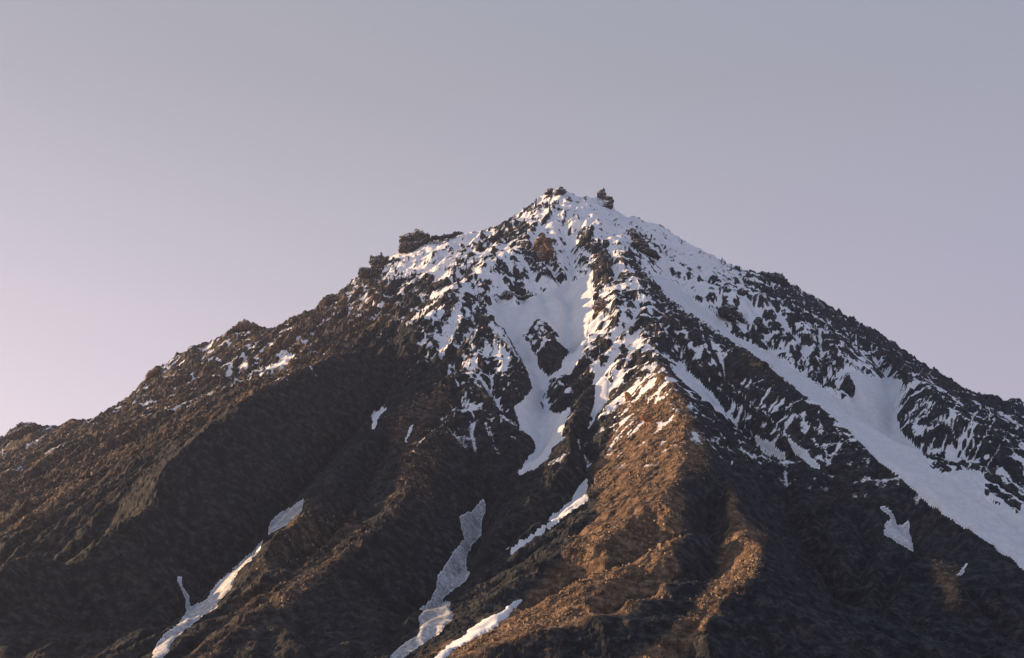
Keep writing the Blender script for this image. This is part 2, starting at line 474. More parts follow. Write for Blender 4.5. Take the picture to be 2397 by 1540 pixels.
# ------------------------------------------------------------------ snow survey
COV_U = np.arange(0, 2401, 100)
COV = {
 400: {}, 450: {1200:.5,1300:.75,1400:.7,1500:.9}, 500: {1100:.8,1200:.6,1300:.75,1400:.9,1500:.9,1600:.9},
 550: {900:.3,1000:.5,1100:.8,1200:.5,1300:.8,1400:.75,1500:.75,1600:.93,1700:.9},
 600: {800:.1,900:.4,1000:.85,1100:.7,1200:.6,1300:.5,1400:.6,1500:.45,1600:.88,1700:.88,1800:.5},
 650: {700:.05,800:.1,900:.45,1000:.6,1100:.6,1200:.7,1300:.6,1400:.5,1500:.7,1600:.8,1700:.7,1800:.45,1900:.3},
 700: {600:.1,700:.05,800:.1,900:.3,1000:.38,1100:.5,1200:.7,1300:.9,1400:.65,1500:.5,1600:.8,1700:.6,1800:.72,1900:.4},
 750: {500:.1,600:.12,700:.1,800:.1,900:.12,1000:.45,1100:.5,1200:.75,1300:.8,1400:.6,1500:.55,1600:.5,1700:.8,1800:.5,1900:.5,2000:.3},
 800: {500:.12,600:.13,700:.13,800:.03,900:.02,1000:.4,1100:.5,1200:.55,1300:.5,1400:.5,1500:.6,1600:.42,1700:.4,1800:.7,1900:.5,2000:.52,2100:.35},
 850: {400:.1,500:.1,600:.2,700:.12,1000:.15,1100:.42,1200:.38,1300:.2,1400:.45,1500:.55,1600:.28,1700:.25,1800:.5,1900:.6,2000:.5,2100:.55,2200:.3},
 900: {300:.1,400:.1,500:.06,600:.06,1000:.05,1100:.36,1200:.3,1300:.2,1400:.4,1500:.45,1600:.28,1700:.22,1800:.25,1900:.6,2000:.6,2100:.6,2200:.4,2300:.25,2400:.3},
 950: {200:.1,300:.12,400:.05,900:.04,1000:.04,1100:.2,1200:.22,1300:.2,1400:.4,1500:.3,1600:.18,1700:.22,1800:.3,1900:.3,2000:.6,2100:.45,2200:.4,2300:.35,2400:.4},
 1000: {100:.08,200:.06,1000:.05,1100:.08,1200:.2,1300:.15,1400:.22,1500:.2,1600:.16,1700:.16,1800:.2,1900:.25,2000:.4,2100:.5,2200:.36,2300:.4,2400:.42},
 1050: {0:.05,100:.08,1000:.04,1100:.04,1200:.05,1300:.06,1400:.1,1500:.1,1600:.1,1700:.08,1800:.22,1900:.25,2000:.2,2100:.5,2200:.4,2300:.4,2400:.36},
 1100: {0:.06,1300:.04,1400:.04,1500:.03,1800:.1,1900:.18,2000:.14,2100:.2,2200:.5,2300:.5,2400:.3},
 1150: {1900:.03,2000:.05,2100:.05,2200:.2,2300:.4,2400:.3}, 1200: {2300:.2,2400:.4}, 1250: {}, 1600: {},
}
cv = sorted(COV)
table = np.array([[COV[v].get(int(u), 0.0) for u in COV_U] for v in cv])

def coverage(u, v):
    fu = np.clip(u / 100.0, 0, 23.999); i = fu.astype(int); a = fu - i
    fv = np.interp(v, cv, np.arange(len(cv))); j = np.minimum(fv.astype(int), len(cv) - 2); b = fv - j
    return (table[j, i] * (1 - a) + table[j, i + 1] * a) * (1 - b) + (table[j + 1, i] * (1 - a) + table[j + 1, i + 1] * a) * b

def raster(poly, holes=()):
    """filled polygon on the 2397 x 1540 survey sheet"""
    m = np.zeros((1560, 2500), bool)
    for P, val in [(poly, True)] + [(h, False) for h in holes]:
        P = np.array(P, float) + np.array([50, 0]); Q = np.roll(P, -1, axis=0)
        for r in range(max(0, int(P[:, 1].min())), min(1559, int(P[:, 1].max()) + 1)):
            yv = r + .5
            c = ((P[:, 1] <= yv) != (Q[:, 1] <= yv))
            if not c.any(): continue
            xx = np.sort(P[c, 0] + (yv - P[c, 1]) / (Q[c, 1] - P[c, 1]) * (Q[c, 0] - P[c, 0]))
            for a, b in zip(xx[0::2], xx[1::2]):
                m[r, max(0, int(round(a))):max(0, int(round(b)))] = val
    return m

FIELDS = [
 ('snow_field', 'snow field', 'broad pale snow field funnelling down the central couloir to a narrow tail',
  [(1215,832),(1196,795),(1175,765),(1150,742),(1135,718),(1170,708),(1215,716),(1250,694),(1300,674),(1350,652),(1385,640),(1390,690),(1386,745),(1378,775),(1375,800),(1357,840),(1336,872),(1285,891),(1275,922),(1261,949),(1271,957),(1319,968),(1333,946),(1329,973),(1319,1000),(1312,1031),(1292,1050),(1285,1072),(1271,1083),(1251,1100),(1215,1114),(1210,1100),(1237,1072),(1256,1045),(1247,1024),(1220,1004),(1203,956),(1223,939),(1247,908),(1240,880),(1230,860)],
  [[(1264,834),(1280,812),(1298,796),(1318,808),(1336,823),(1316,842),(1315,861),(1284,879),(1266,868),(1252,854)], [(1258,742),(1222,792),(1240,800),(1250,835),(1264,830),(1296,794),(1312,790),(1290,762)]]),
 ('snow_field', 'snow field', 'long white snow field filling the couloir behind the dark right-hand ridge',
  [(1526,644),(1560,690),(1622,736),(1697,786),(1781,840),(1843,895),(1927,955),(1981,1000),(2032,1055),(2073,1090),(2132,1140),(2190,1190),(2270,1240),(2325,1280),(2400,1335),(2440,1350),(2440,1150),(2397,1177),(2376,1203),(2365,1181),(2329,1177),(2303,1159),(2303,1108),(2288,1101),(2215,1104),(2179,1093),(2157,1057),(2132,1033),(2107,1007),(2094,949),(2115,895),(2094,886),(2057,886),(2019,874),(1986,861),(2002,903),(2006,928),(1969,936),(1935,911),(1885,878),(1823,832),(1802,823),(1760,803),(1706,777),(1680,740),(1639,711),(1593,669),(1542,640)], []),
 ('snow_tongue', 'snow patch', 'grey snow tongue winding down the lower left gully below brown ribs',
  [(714,1163),(704,1197),(680,1221),(649,1242),(622,1255),(605,1290),(578,1317),(547,1348),(540,1375),(520,1402),(492,1433),(441,1464),(403,1505),(370,1550),(350,1550),(369,1498),(420,1457),(448,1420),(479,1409),(509,1365),(547,1331),(574,1307),(608,1273),(626,1249),(632,1225),(667,1194),(694,1177)], []),
 ('snow_patch', 'snow patch', 'tiny comma-shaped snow patch just above the lower left tongue',
  [(414,1344),(427,1348),(427,1375),(441,1396),(446,1426),(434,1437),(434,1396),(419,1368)], []),
 ('snow_tongue', 'snow patch', 'wide dirty grey snow tongue in the shaded gully below the central couloir',
  [(1138,1168),(1137,1194),(1125,1214),(1127,1252),(1103,1276),(1089,1303),(1089,1334),(1099,1337),(1089,1358),(1062,1382),(1041,1399),(1024,1423),(1051,1406),(1051,1426),(1067,1440),(1034,1471),(1000,1498),(966,1522),(936,1550),(900,1550),(952,1505),(983,1484),(980,1447),(997,1416),(1021,1385),(1024,1351),(1051,1320),(1065,1290),(1089,1259),(1082,1238),(1075,1211),(1103,1197)], []),
 ('snow_tongue', 'snow patch', 'slim pale snow tongue running diagonally along the foot of the brown scree rib',
  [(1376,1122),(1369,1160),(1376,1163),(1355,1184),(1308,1214),(1274,1242),(1232,1269),(1205,1290),(1183,1302),(1191,1290),(1239,1259),(1274,1232),(1321,1190),(1345,1170),(1349,1150)], []),
 ('snow_tongue', 'snow patch', 'pale sunlit snow strip lying on the brown scree slope at the bottom',
  [(1270,1370),(1239,1396),(1198,1430),(1171,1457),(1120,1488),(1085,1508),(1062,1519),(1035,1550),(1005,1550),(1062,1502),(1103,1474),(1137,1447),(1188,1420),(1232,1396)], []),
 ('snow_patch', 'snow patch', 'forked grey snow patch alone on the dark slope below the right couloir',
  [(2036,1172),(2077,1188),(2091,1207),(2099,1232),(2106,1232),(2130,1219),(2128,1250),(2139,1292),(2106,1272),(2069,1247),(2073,1225),(2086,1218),(2082,1203)], []),
 ('snow_patch', 'snow patch', 'small arrow-shaped snow patch beside the sunlit knob at lower right',
  [(2267,1314),(2256,1335),(2250,1347),(2232,1346),(2250,1332)], []),
 ('snow_strip', 'snow patch', 'straight white snow strip descending rightward just below the dark knob of the middle rib',
  [(1568,849),(1614,876),(1664,918),(1706,978),(1672,955),(1639,928),(1593,886)], []),
 ('snow_strip', 'snow patch', 'grey snow strip ending on bare dark slope, left one of the two lowest right-hand strips',
  [(1745,1000),(1772,1024),(1802,1037),(1845,1075),(1823,1072),(1781,1044)], []),
 ('snow_strip', 'snow patch', 'thin snow strip under the right couloir ridge, right one of the two lowest strips',
  [(1839,1022),(1877,1050),(1931,1104),(1906,1094),(1860,1058)], []),
 ('snow_chute', 'snow patch', 'white snow chute between the dark wall and the sunlit middle rib',
  [(1395,870),(1412,880),(1428,896),(1420,939),(1400,962),(1375,980),(1392,949),(1392,912)], []),
 ('snow_patch', 'snow patch', 'thin Y-shaped snow patch on the big dark left face',
  [(920,933),(905,955),(888,972),(879,1000),(872,1006),(873,978),(862,967),(888,962)], []),
 ('snow_patch', 'snow patch', 'hair-thin snow streak right of the Y-shaped patch on the left face',
  [(971,977),(970,994),(959,1011),(951,1038),(948,1036),(954,1008),(966,992)], []),
 ('snow_patch', 'snow patch', 'small white snow patch at the far left edge of the picture',
  [(-20,1125),(12,1110),(30,1106),(18,1121),(-20,1135)], []),
 ('snow_patch', 'snow patch', 'fan of thin snow patches below the left skyline, middle of the left ridge',
  [(690,828),(672,850),(640,872),(612,886),(600,880),(622,868),(618,858),(640,856),(662,838)], []),
]

U, V = project(VX, VY, VZ)
vis = blur((V <= np.minimum.accumulate(V, axis=1) + 5.0).astype(float), 2) > .5
visr = blur((V <= np.minimum.accumulate(V, axis=1) + 40.0).astype(float), 2) > .5     # also just behind a crest
jit = 5 * fbm(VX, VY + .5 * VZ, 55, 3); jit2 = 5 * fbm(VX + 500, VY - 300 + .5 * VZ, 55, 3)
jit += 2.5 * perlin(VX / 9, VY / 9); jit2 += 2.5 * perlin(VX / 9 + 50, VY / 9)
jsc = np.clip(2500 / VY, .6, 1.2)
UJ = U + jit * jsc; VJ = V + jit2 * jsc
iu = np.clip(UJ + 50, 0, 2499).astype(int); iv = np.clip(VJ, 0, 1559).astype(int)

cov = coverage(U, V)
cov = np.where((U < 860) & (VZ > 300), np.clip(cov * 2.0, 0, .4), cov)
cov = np.clip(cov * (1 + .06 * sstep(860, 640, V)), 0, 1)
high = .75 * sstep(900, 2100, VZ)
cov = np.where(vis, cov, high)
cov = cov * (V < 1300)
# rank field: hollows and fall-line flutes hold snow, steps and crests shed it
zz = samp(blur(Z, 1) - blur(Z, 8), VX, VY)
fw = sstep(-.35, .35, fbm(VX + 77, VY, 500, 2)) * .8 + .2
fw = np.where(VZ > 1750, fw * .45, fw)
rank = .45 * STEEP / STEEP.std() + .95 * fw * (.6 * samp(FL2, VX, VY) + .55 * samp(FL1, VX, VY)) + .5 * samp(FL3, VX, VY) + .12 * zz + (1.7 - .8 * fw) * fbm(VX, VY + .6 * VZ, 85, 6, .66)
loc = blur(rank[::5, ::5], 30)
ga, gb = np.arange(NC) / 5.0, np.arange(NR) / 5.0
ia = np.clip(ga.astype(int), 0, loc.shape[0] - 2); ib = np.clip(gb.astype(int), 0, loc.shape[1] - 2)
ta = np.clip(ga - ia, 0, 1)[:, None]; tb = np.clip(gb - ib, 0, 1)[None, :]
loc = (loc[ia][:, ib] * (1 - ta) + loc[ia + 1][:, ib] * ta) * (1 - tb) + (loc[ia][:, ib + 1] * (1 - ta) + loc[ia + 1][:, ib + 1] * ta) * tb
rank = rank - .85 * loc
order = np.searchsorted(np.sort(rank[::4, ::4].ravel()), rank.ravel()).reshape(rank.shape) / (rank[::4, ::4].size)
snow = cov - order                      # > 0: snow lies here
masks = []; extra = []
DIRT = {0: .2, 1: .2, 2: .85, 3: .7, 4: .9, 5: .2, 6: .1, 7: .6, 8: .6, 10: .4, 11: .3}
SECOND = {2: ('snow_patch', 'fanned grey snow patch where the lower left gully begins, above the long tongue'),
          5: ('snow_ribbon', 'thin snow ribbon trailing diagonally below the slim pale tongue beside the scree rib')}
allm = np.zeros_like(vis)
snow = snow - .45 * (cov < .035)
for n_f, (name, cat, label, poly, holes) in enumerate(FIELDS):
    m = raster(poly, holes)[iv, iu] & visr
    m = blur(m.astype(float), 3 if n_f < 2 else 2) > (.45 if n_f < 2 else .18 if n_f == 5 else .32)        # no pin holes, no hairline breaks
    if n_f >= 2:                                # one patch is one sheet: its pieces, largest first
        todo = set(zip(*(k.tolist() for k in np.nonzero(m)))); comps = []
        while todo:
            st_ = [todo.pop()]; comp = set(st_)
            while st_:
                a_, b_ = st_.pop()
                for nb in ((a_ + 1, b_), (a_ - 1, b_), (a_, b_ + 1), (a_, b_ - 1)):
                    if nb in todo: todo.remove(nb); comp.add(nb); st_.append(nb)
            comps.append(comp)
        comps.sort(key=len, reverse=True)
        def of(comp):
            r = np.zeros(VX.shape, bool)
            for a_, b_ in comp: r[a_, b_] = True
            return r
        m = of(comps[0]) if comps else m
        if n_f in SECOND and len(comps) > 1: extra.append((SECOND[n_f], DIRT[n_f], of(comps[1])))
    for h in holes:
        hm = raster(h)[iv, iu] & vis
        snow = np.where(hm, np.minimum(snow, -.25 + .35 * perlin(VX / 22, VY / 22)) if h[0][1] > 800 else .45 - order, snow)
    masks.append(m); allm |= m
DIRTS = [DIRT.get(k, .1) for k in range(len(FIELDS))]
for (nm, lb), dt, m in extra:
    FIELDS.append((nm, 'snow patch', lb, [], [])); masks.append(m); allm |= m; DIRTS.append(dt)
BARE = [
 [(1206,800),(1226,847),(1247,916),(1223,939),(1196,946),(1179,922),(1175,888),(1196,840),(1200,823)],
 [(1806,669),(1848,665),(1927,706),(1990,744),(2073,786),(2136,836),(2220,874),(2270,911),(2316,928),(2395,945),(2395,975),(2303,950),(2224,922),(2115,850),(2032,792),(1969,766),(1906,730),(1843,696)],
 [(1977,773),(2011,786),(2073,819),(2132,857),(2136,890),(2111,890),(2080,850),(2032,819),(1990,794)],
 [(1965,819),(1923,899),(1885,882),(1960,798)],
 [(1161,526),(1205,515),(1240,520),(1247,540),(1195,560),(1165,575),(1158,550)],
 [(1219,492),(1243,478),(1247,490),(1219,502)], [(1252,483),(1300,470),(1303,478),(1262,491)],
 [(1368,523),(1385,545),(1402,574),(1435,601),(1437,646),(1394,652),(1384,629),(1397,601),(1360,581),(1349,553)],
 [(963,642),(1038,663),(1020,682),(975,675)], [(918,683),(966,697),(960,705),(922,702)],
 [(1154,601),(1185,612),(1192,640),(1170,634),(1160,620)],
 [(1455,678),(1485,690),(1482,704),(1452,707)],
 [(1336,884),(1360,890),(1385,900),(1395,960),(1370,975),(1335,962)],
 [(1480,625),(1500,640),(1560,700),(1640,772),(1640,800),(1560,740),(1500,670)],
 [(1640,770),(1760,836),(1850,905),(1930,985),(1900,985),(1800,900),(1700,830)],
 [(1042,683),(1062,715),(1050,735),(1030,715)], [(1120,728),(1160,790),(1150,810),(1118,770)],
 [(900,740),(940,745),(1000,830),(1040,900),(1020,930),(900,1000),(700,1120),(640,1000),(800,830)],
]
WHITE = [
 [(1312,455),(1330,470),(1345,480),(1378,470),(1372,490),(1330,495),(1300,475)],
 [(1275,545),(1320,520),(1365,500),(1410,497),(1432,512),(1395,508),(1370,530),(1340,548),(1310,545),(1280,550)],
 [(1330,462),(1400,465),(1440,500),(1510,518),(1620,575),(1690,610),(1730,640),(1700,650),(1640,640),(1560,590),(1500,540),(1440,510),(1380,490)],
 [(1410,520),(1470,545),(1475,585),(1450,595),(1425,565)],
 [(960,585),(1020,565),(1100,545),(1150,540),(1100,565),(1020,590),(970,610),(940,600)],
 [(920,612),(955,612),(968,640),(940,652),(898,655)],
 [(1070,715),(1085,740),(1060,790),(1040,830),(1028,838),(1043,780),(1055,740)],
 [(1280,570),(1320,575),(1345,610),(1350,645),(1320,640),(1300,610)],
 [(1160,745),(1195,800),(1222,850),(1205,830),(1170,790)],
 [(540,905),(552,880),(560,872),(552,900)], [(575,888),(588,868),(595,866),(585,890)],
]
def strokes(rows_, ox, oy, k):
    """narrow ribs and gullies of the survey, drawn as lines of some width"""
    m = np.zeros((1560, 2500), bool)
    for w, line in rows_:
        L = [(ox + k * x + 50, oy + k * y) for x, y in line]; hw = w * k * .5
        for (x0, y0), (x1, y1) in zip(L[:-1], L[1:]):
            a0, a1 = int(max(0, min(x0, x1) - hw - 1)), int(min(2500, max(x0, x1) + hw + 2))
            b0, b1 = int(max(0, min(y0, y1) - hw - 1)), int(min(1560, max(y0, y1) + hw + 2))
            if a1 <= a0 or b1 <= b0: continue
            xx, yy_ = np.meshgrid(np.arange(a0, a1), np.arange(b0, b1))
            dx, dy = x1 - x0, y1 - y0
            t = np.clip(((xx - x0) * dx + (yy_ - y0) * dy) / (dx * dx + dy * dy + 1e-6), 0, 1)
            m[b0:b1, a0:a1] |= (xx - x0 - t * dx) ** 2 + (yy_ - y0 - t * dy) ** 2 < (hw * (1 - .35 * t)) ** 2
    return m
RIBS = [
 (35, [(690,190),(600,260),(500,320)]), (45, [(700,180),(760,260),(800,350),(760,370)]), (55, [(770,360),(680,470),(600,560),(560,620)]),
 (35, [(770,380),(870,420),(960,500),(1020,620)]), (50, [(600,330),(560,420),(500,470)]), (40, [(430,470),(500,560),(560,640)]),
 (20, [(1130,410),(1040,490)]), (22, [(1130,410),(1230,500)]), (14, [(1140,460),(1060,600)]), (10, [(1160,480),(1100,640)]),
 (60, [(1500,0),(1530,100),(1460,200),(1560,150)]), (40, [(1720,100),(1780,180),(1900,300),(2060,420),(2250,560),(2397,660)]),
 (60, [(1850,520),(1950,620),(2080,700),(2300,860)]), (70, [(1340,660),(1400,740),(1450,880),(1460,960)]), (40, [(1830,650),(1900,700)]),
 (60, [(60,180),(180,210)]), (45, [(260,270),(380,260)]), (50, [(430,200),(470,330)]), (60, [(1050,0),(1100,100),(1190,150)]),
 (50, [(820,480),(960,600),(1030,760),(1060,850)]), (60, [(640,620),(660,720),(760,860),(880,960)]), (40, [(1560,560),(1480,600),(1400,640)]),
 (45, [(860,110),(960,140)]), (40, [(200,80),(150,170),(60,210)]),
]
RILLS = [
 (45, [(690,190),(650,330),(620,420),(560,560),(540,650)]), (15, [(700,210),(790,290),(880,390)]), (30, [(830,250),(900,370),(1000,500),(1020,600)]),
 (18, [(780,420),(720,560),(760,640),(740,720),(800,800),(860,880),(940,970)]), (25, [(850,500),(870,560),(800,640)]), (18, [(900,640),(870,720)]), (12, [(960,600),(900,690)]),
 (16, [(690,840),(670,900),(720,970),(740,1000)]), (20, [(620,960),(620,990)]), (18, [(900,990),(960,1030),(1010,1060)]), (14, [(810,1040),(830,1110)]),
 (10, [(590,1020),(480,1090)]), (8, [(450,1120),(360,1230)]), (25, [(1680,640),(1620,720),(1560,830)]), (20, [(1440,640),(1480,690),(1560,720)]), (14, [(1700,900),(1500,960),(1430,1000)]),
 (16, [(1690,1080),(1600,1140),(1530,1210)]), (20, [(1860,820),(1830,920)]), (16, [(1740,820),(1790,900)]), (6, [(1580,1040),(1580,1130)]), (12, [(1370,1130),(1375,1190)]),
 (22, [(560,260),(420,380),(290,480)]), (60, [(300,90),(420,60),(560,20)]), (36, [(330,150),(480,110),(620,60)]), (30, [(1000,80),(900,60),(800,60)]), (40, [(560,130),(680,90),(820,20)]),
]
RIBS2 = [
 (40, [(1960,940),(1780,1240)]), (35, [(2060,1020),(1880,1340)]), (35, [(2160,1060),(2000,1370)]), (30, [(2260,1120),(2120,1330)]), (40, [(1830,950),(1700,1180)]), (60, [(2370,1150),(2180,1400)]),
 (30, [(1300,590),(1130,800)]), (25, [(1240,560),(1040,760)]), (22, [(1180,510),(1010,700)]), (45, [(1400,640),(1280,900)]),
 (36, [(520,500),(900,760),(1250,1000),(1600,1310)]), (50, [(400,620),(560,780),(800,960),(1000,1120)]), (40, [(330,620),(420,760)]), (60, [(800,1000),(1100,1200),(1300,1300)]),
]
RILLS2 = [
 (14, [(2010,980),(1830,1270)]), (12, [(2110,1040),(1940,1350)]), (12, [(2210,1080),(2060,1350)]), (12, [(2300,1130),(2160,1360)]), (12, [(1900,950),(1760,1180)]),
 (12, [(1270,570),(1090,790)]), (10, [(1210,540),(1020,740)]), (20, [(1330,690),(1250,880)]),
 (12, [(800,1130),(1040,1310)]), (8, [(600,860),(900,1120)]), (9, [(640,820),(940,1070),(1100,1250)]), (10, [(850,900),(1000,940)]), (8, [(1100,1010),(1450,1270)]), (7, [(1030,1010),(1300,1210)]),
 (10, [(680,1150),(740,1330)]), (8, [(580,1190),(730,1340)]), (10, [(620,1040),(650,1080)]), (10, [(760,1180),(840,1340)]), (14, [(1180,1190),(1220,1230)]), (12, [(1250,1260),(1310,1300)]),
]
SK1, SK2 = (819.3, 585.2, .3906), (1404.5, 526.7, .4181)
for rows_, sk, sg in ((RIBS, SK1, -1), (RIBS2, SK2, -1), (RILLS, SK1, 1), (RILLS2, SK2, 1)):
    sm_ = strokes(rows_, *sk)[iv, iu] & vis
    if sg < 0: snow = np.where(sm_, np.minimum(snow, -.04 + .5 * perlin(VX / 9, VY / 9) + .10 * samp(FL3, VX, VY)), snow)
    else: snow = np.where(sm_, np.maximum(snow, .06 + .4 * perlin(VX / 9 + 9, VY / 9)), snow)
for P in BARE:
    snow = np.where(raster(P)[iv, iu] & vis, np.minimum(snow, -.12 + .5 * perlin(VX / 16, VY / 16)), snow)
for P in WHITE:
    snow = np.where(raster(P)[iv, iu] & vis, np.maximum(snow, .05 + .5 * perlin(VX / 11 + 9, VY / 11) - .05 * samp(FL3, VX, VY)), snow)
snow = np.where(allm, np.maximum(snow, .3), snow)

# fine relief, bare rock rougher than snow
bare = 1 - sstep(-.05, .1, snow)
WZ = VY + .9 * VZ
VZ = VZ + near * (1.8 * perlin(VX / 13, WZ / 13) + 2.2 * (np.abs(perlin(VX / 24 + 7, WZ / 24)) - .3)) * (.25 + .75 * bare)
VZ = VZ + (1.1 * perlin(VX / 5.5, WZ / 5.5) * near + .5 * perlin(VX / 2.6, VY / 2.6) * sstep(4500, 2200, VY)) * bare
VZ = VZ + .8 * (1 - bare)

sw = sstep(-.02, .22, blur(np.clip(snow, -.4, .6), 2))
VZ = VZ * (1 - .75 * sw) + blur(VZ, 4) * .75 * sw
BED = []
for n, m in enumerate(masks):
    ii, jj = np.nonzero(m)
    if len(ii) < 4: BED.append(None); continue
    i0, i1, j0, j1 = max(ii.min() - 12, 0), min(ii.max() + 13, NC - 1), max(jj.min() - 12, 0), min(jj.max() + 13, NR - 1)
    zz_ = VZ[i0:i1, j0:j1]
    sm_ = blur(zz_, 10 if n < 2 else 4)
    mm = blur(m[i0:i1, j0:j1].astype(float), 3)
    sm_ = sm_ * mm + zz_ * (1 - mm)
    VZ[i0:i1, j0:j1] = np.minimum(zz_, sm_ + 4) * (1 - mm) + sm_ * mm
    VZ[i0:i1, j0:j1] -= 1.2 * m[i0:i1, j0:j1]
    BED.append((i0, i1, j0, j1, sm_))

# ------------------------------------------------------------------ materials
def new_mat(name):
    m = bpy.data.materials.new(name)
    m.use_nodes = True
    nt = m.node_tree
    b = nt.nodes['Principled BSDF']
    b.inputs['Roughness'].default_value = .9
    b.inputs['Specular IOR Level'].default_value = .15
    return m, nt, b

def N(nt, t, **kw):
    n = nt.nodes.new(t)
    for k, v in kw.items(): setattr(n, k, v)
    return n

def noise_node(nt, co, scale, detail=6, rough=.6):
    n = N(nt, 'ShaderNodeTexNoise')
    n.inputs['Scale'].default_value = scale; n.inputs['Detail'].default_value = detail; n.inputs['Roughness'].default_value = rough
    nt.links.new(co, n.inputs['Vector'])
    return n.outputs['Fac']

def ramp(nt, fac, stops):
    r = N(nt, 'ShaderNodeValToRGB')
    e = r.color_ramp.elements
    while len(e) < len(stops): e.new(.5)
    for el, (p, c) in zip(e, stops):
        el.position = p; el.color = tuple(c) + (1,)
    nt.links.new(fac, r.inputs[0])
    return r.outputs[0]

def mixc(nt, fac, a, b, mode='MIX'):
    m = N(nt, 'ShaderNodeMix', data_type='RGBA', blend_type=mode)
    for s, v in ((0, fac), (6, a), (7, b)):
        if isinstance(v, bpy.types.NodeSocket): nt.links.new(v, m.inputs[s])
        elif isinstance(v, tuple): m.inputs[s].default_value = v + (1,)
        else: m.inputs[s].default_value = v
    return m.outputs[2]

def math_n(nt, op, a, b=None, c=None):
    m = N(nt, 'ShaderNodeMath', operation=op)
    for i, v in enumerate((a, b, c)):
        if v is None: continue
        if isinstance(v, bpy.types.NodeSocket): nt.links.new(v, m.inputs[i])
        else: m.inputs[i].default_value = v
    return m.outputs[0]

def rock_colours(nt, pos, scree):
    big = noise_node(nt, pos, .006, 6)
    fine = noise_node(nt, pos, .05, 9, .78)
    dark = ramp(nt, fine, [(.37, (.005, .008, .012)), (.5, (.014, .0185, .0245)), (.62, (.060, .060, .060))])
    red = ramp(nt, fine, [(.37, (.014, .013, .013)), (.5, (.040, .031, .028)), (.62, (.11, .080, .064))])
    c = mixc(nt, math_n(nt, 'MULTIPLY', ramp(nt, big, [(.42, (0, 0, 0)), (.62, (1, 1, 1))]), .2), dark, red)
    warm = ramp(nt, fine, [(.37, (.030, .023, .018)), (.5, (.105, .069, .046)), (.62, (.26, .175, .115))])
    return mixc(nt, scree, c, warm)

def snow_bsdf_colour(nt, pos):
    f = noise_node(nt, pos, .05, 6, .6)
    return ramp(nt, f, [(.25, (.72, .73, .77)), (.6, (.84, .845, .865))])

mt_mountain, nt, bs = new_mat('mountain_rock_and_snow')
geo = N(nt, 'ShaderNodeNewGeometry')
pos = geo.outputs['Position']
a_s = N(nt, 'ShaderNodeAttribute', attribute_name='snow').outputs['Fac']
a_c = N(nt, 'ShaderNodeAttribute', attribute_name='scree').outputs['Fac']
edge = noise_node(nt, pos, .16, 8, .72)
sv = math_n(nt, 'ADD', a_s, math_n(nt, 'MULTIPLY', math_n(nt, 'SUBTRACT', edge, .5), .75))
sm = N(nt, 'ShaderNodeMapRange'); sm.inputs[1].default_value = -.05; sm.inputs[2].default_value = .06
nt.links.new(sv, sm.inputs[0])
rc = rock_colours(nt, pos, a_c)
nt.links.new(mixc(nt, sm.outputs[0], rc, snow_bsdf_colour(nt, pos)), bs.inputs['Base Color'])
bmp = N(nt, 'ShaderNodeBump'); bmp.inputs['Distance'].default_value = 2.5; bmp.inputs['Strength'].default_value = .6
nt.links.new(noise_node(nt, pos, .15, 8, .7), bmp.inputs['Height'])
nt.links.new(bmp.outputs[0], bs.inputs['Normal'])

mt_rock, nt, bs = new_mat('crag_rock')
geo = N(nt, 'ShaderNodeNewGeometry'); pos = geo.outputs['Position']
a_c = N(nt, 'ShaderNodeObjectInfo').outputs['Alpha']
rc = rock_colours(nt, pos, math_n(nt, 'SUBTRACT', 1.0, a_c))
rust = N(nt, 'ShaderNodeAttribute', attribute_type='OBJECT', attribute_name='rust').outputs['Fac']
rc = mixc(nt, math_n(nt, 'MULTIPLY', rust, ramp(nt, noise_node(nt, pos, .09, 7, .7), [(.36, (.25, .25, .25)), (.6, (1, 1, 1))])), rc, (.42, .20, .09))
nz = N(nt, 'ShaderNodeSeparateXYZ'); nt.links.new(geo.outputs['Normal'], nz.inputs[0])
up = math_n(nt, 'ADD', nz.outputs[2], math_n(nt, 'MULTIPLY', math_n(nt, 'SUBTRACT', noise_node(nt, pos, .12, 5), .5), 1.0))
lie = ramp(nt, up, [(.48, (0, 0, 0)), (.60, (1, 1, 1))])
a_w = N(nt, 'ShaderNodeAttribute', attribute_type='OBJECT', attribute_name='dusting').outputs['Fac']
nt.links.new(mixc(nt, math_n(nt, 'MULTIPLY', lie, a_w), rc, (.80, .81, .84)), bs.inputs['Base Color'])
bmp = N(nt, 'ShaderNodeBump'); bmp.inputs['Distance'].default_value = 2.5; bmp.inputs['Strength'].default_value = .7
nt.links.new(noise_node(nt, pos, .18, 8, .7), bmp.inputs['Height'])
nt.links.new(bmp.outputs[0], bs.inputs['Normal'])

mt_snow, nt, bs = new_mat('old_snow')
geo = N(nt, 'ShaderNodeNewGeometry'); pos = geo.outputs['Position']
bs.inputs['Roughness'].default_value = .65
sn = snow_bsdf_colour(nt, pos)
spk = noise_node(nt, pos, .11, 6, .75)
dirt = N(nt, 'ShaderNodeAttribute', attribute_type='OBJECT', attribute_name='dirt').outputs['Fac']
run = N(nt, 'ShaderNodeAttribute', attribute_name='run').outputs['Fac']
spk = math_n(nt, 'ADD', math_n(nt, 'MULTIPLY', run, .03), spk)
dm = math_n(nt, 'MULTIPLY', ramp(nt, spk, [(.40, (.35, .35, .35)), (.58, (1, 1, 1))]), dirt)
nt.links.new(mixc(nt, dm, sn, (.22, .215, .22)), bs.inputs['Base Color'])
bmp = N(nt, 'ShaderNodeBump'); bmp.inputs['Distance'].default_value = 1.5; bmp.inputs['Strength'].default_value = .5
nt.links.new(noise_node(nt, pos, .12, 6, .65), bmp.inputs['Height'])
nt.links.new(bmp.outputs[0], bs.inputs['Normal'])

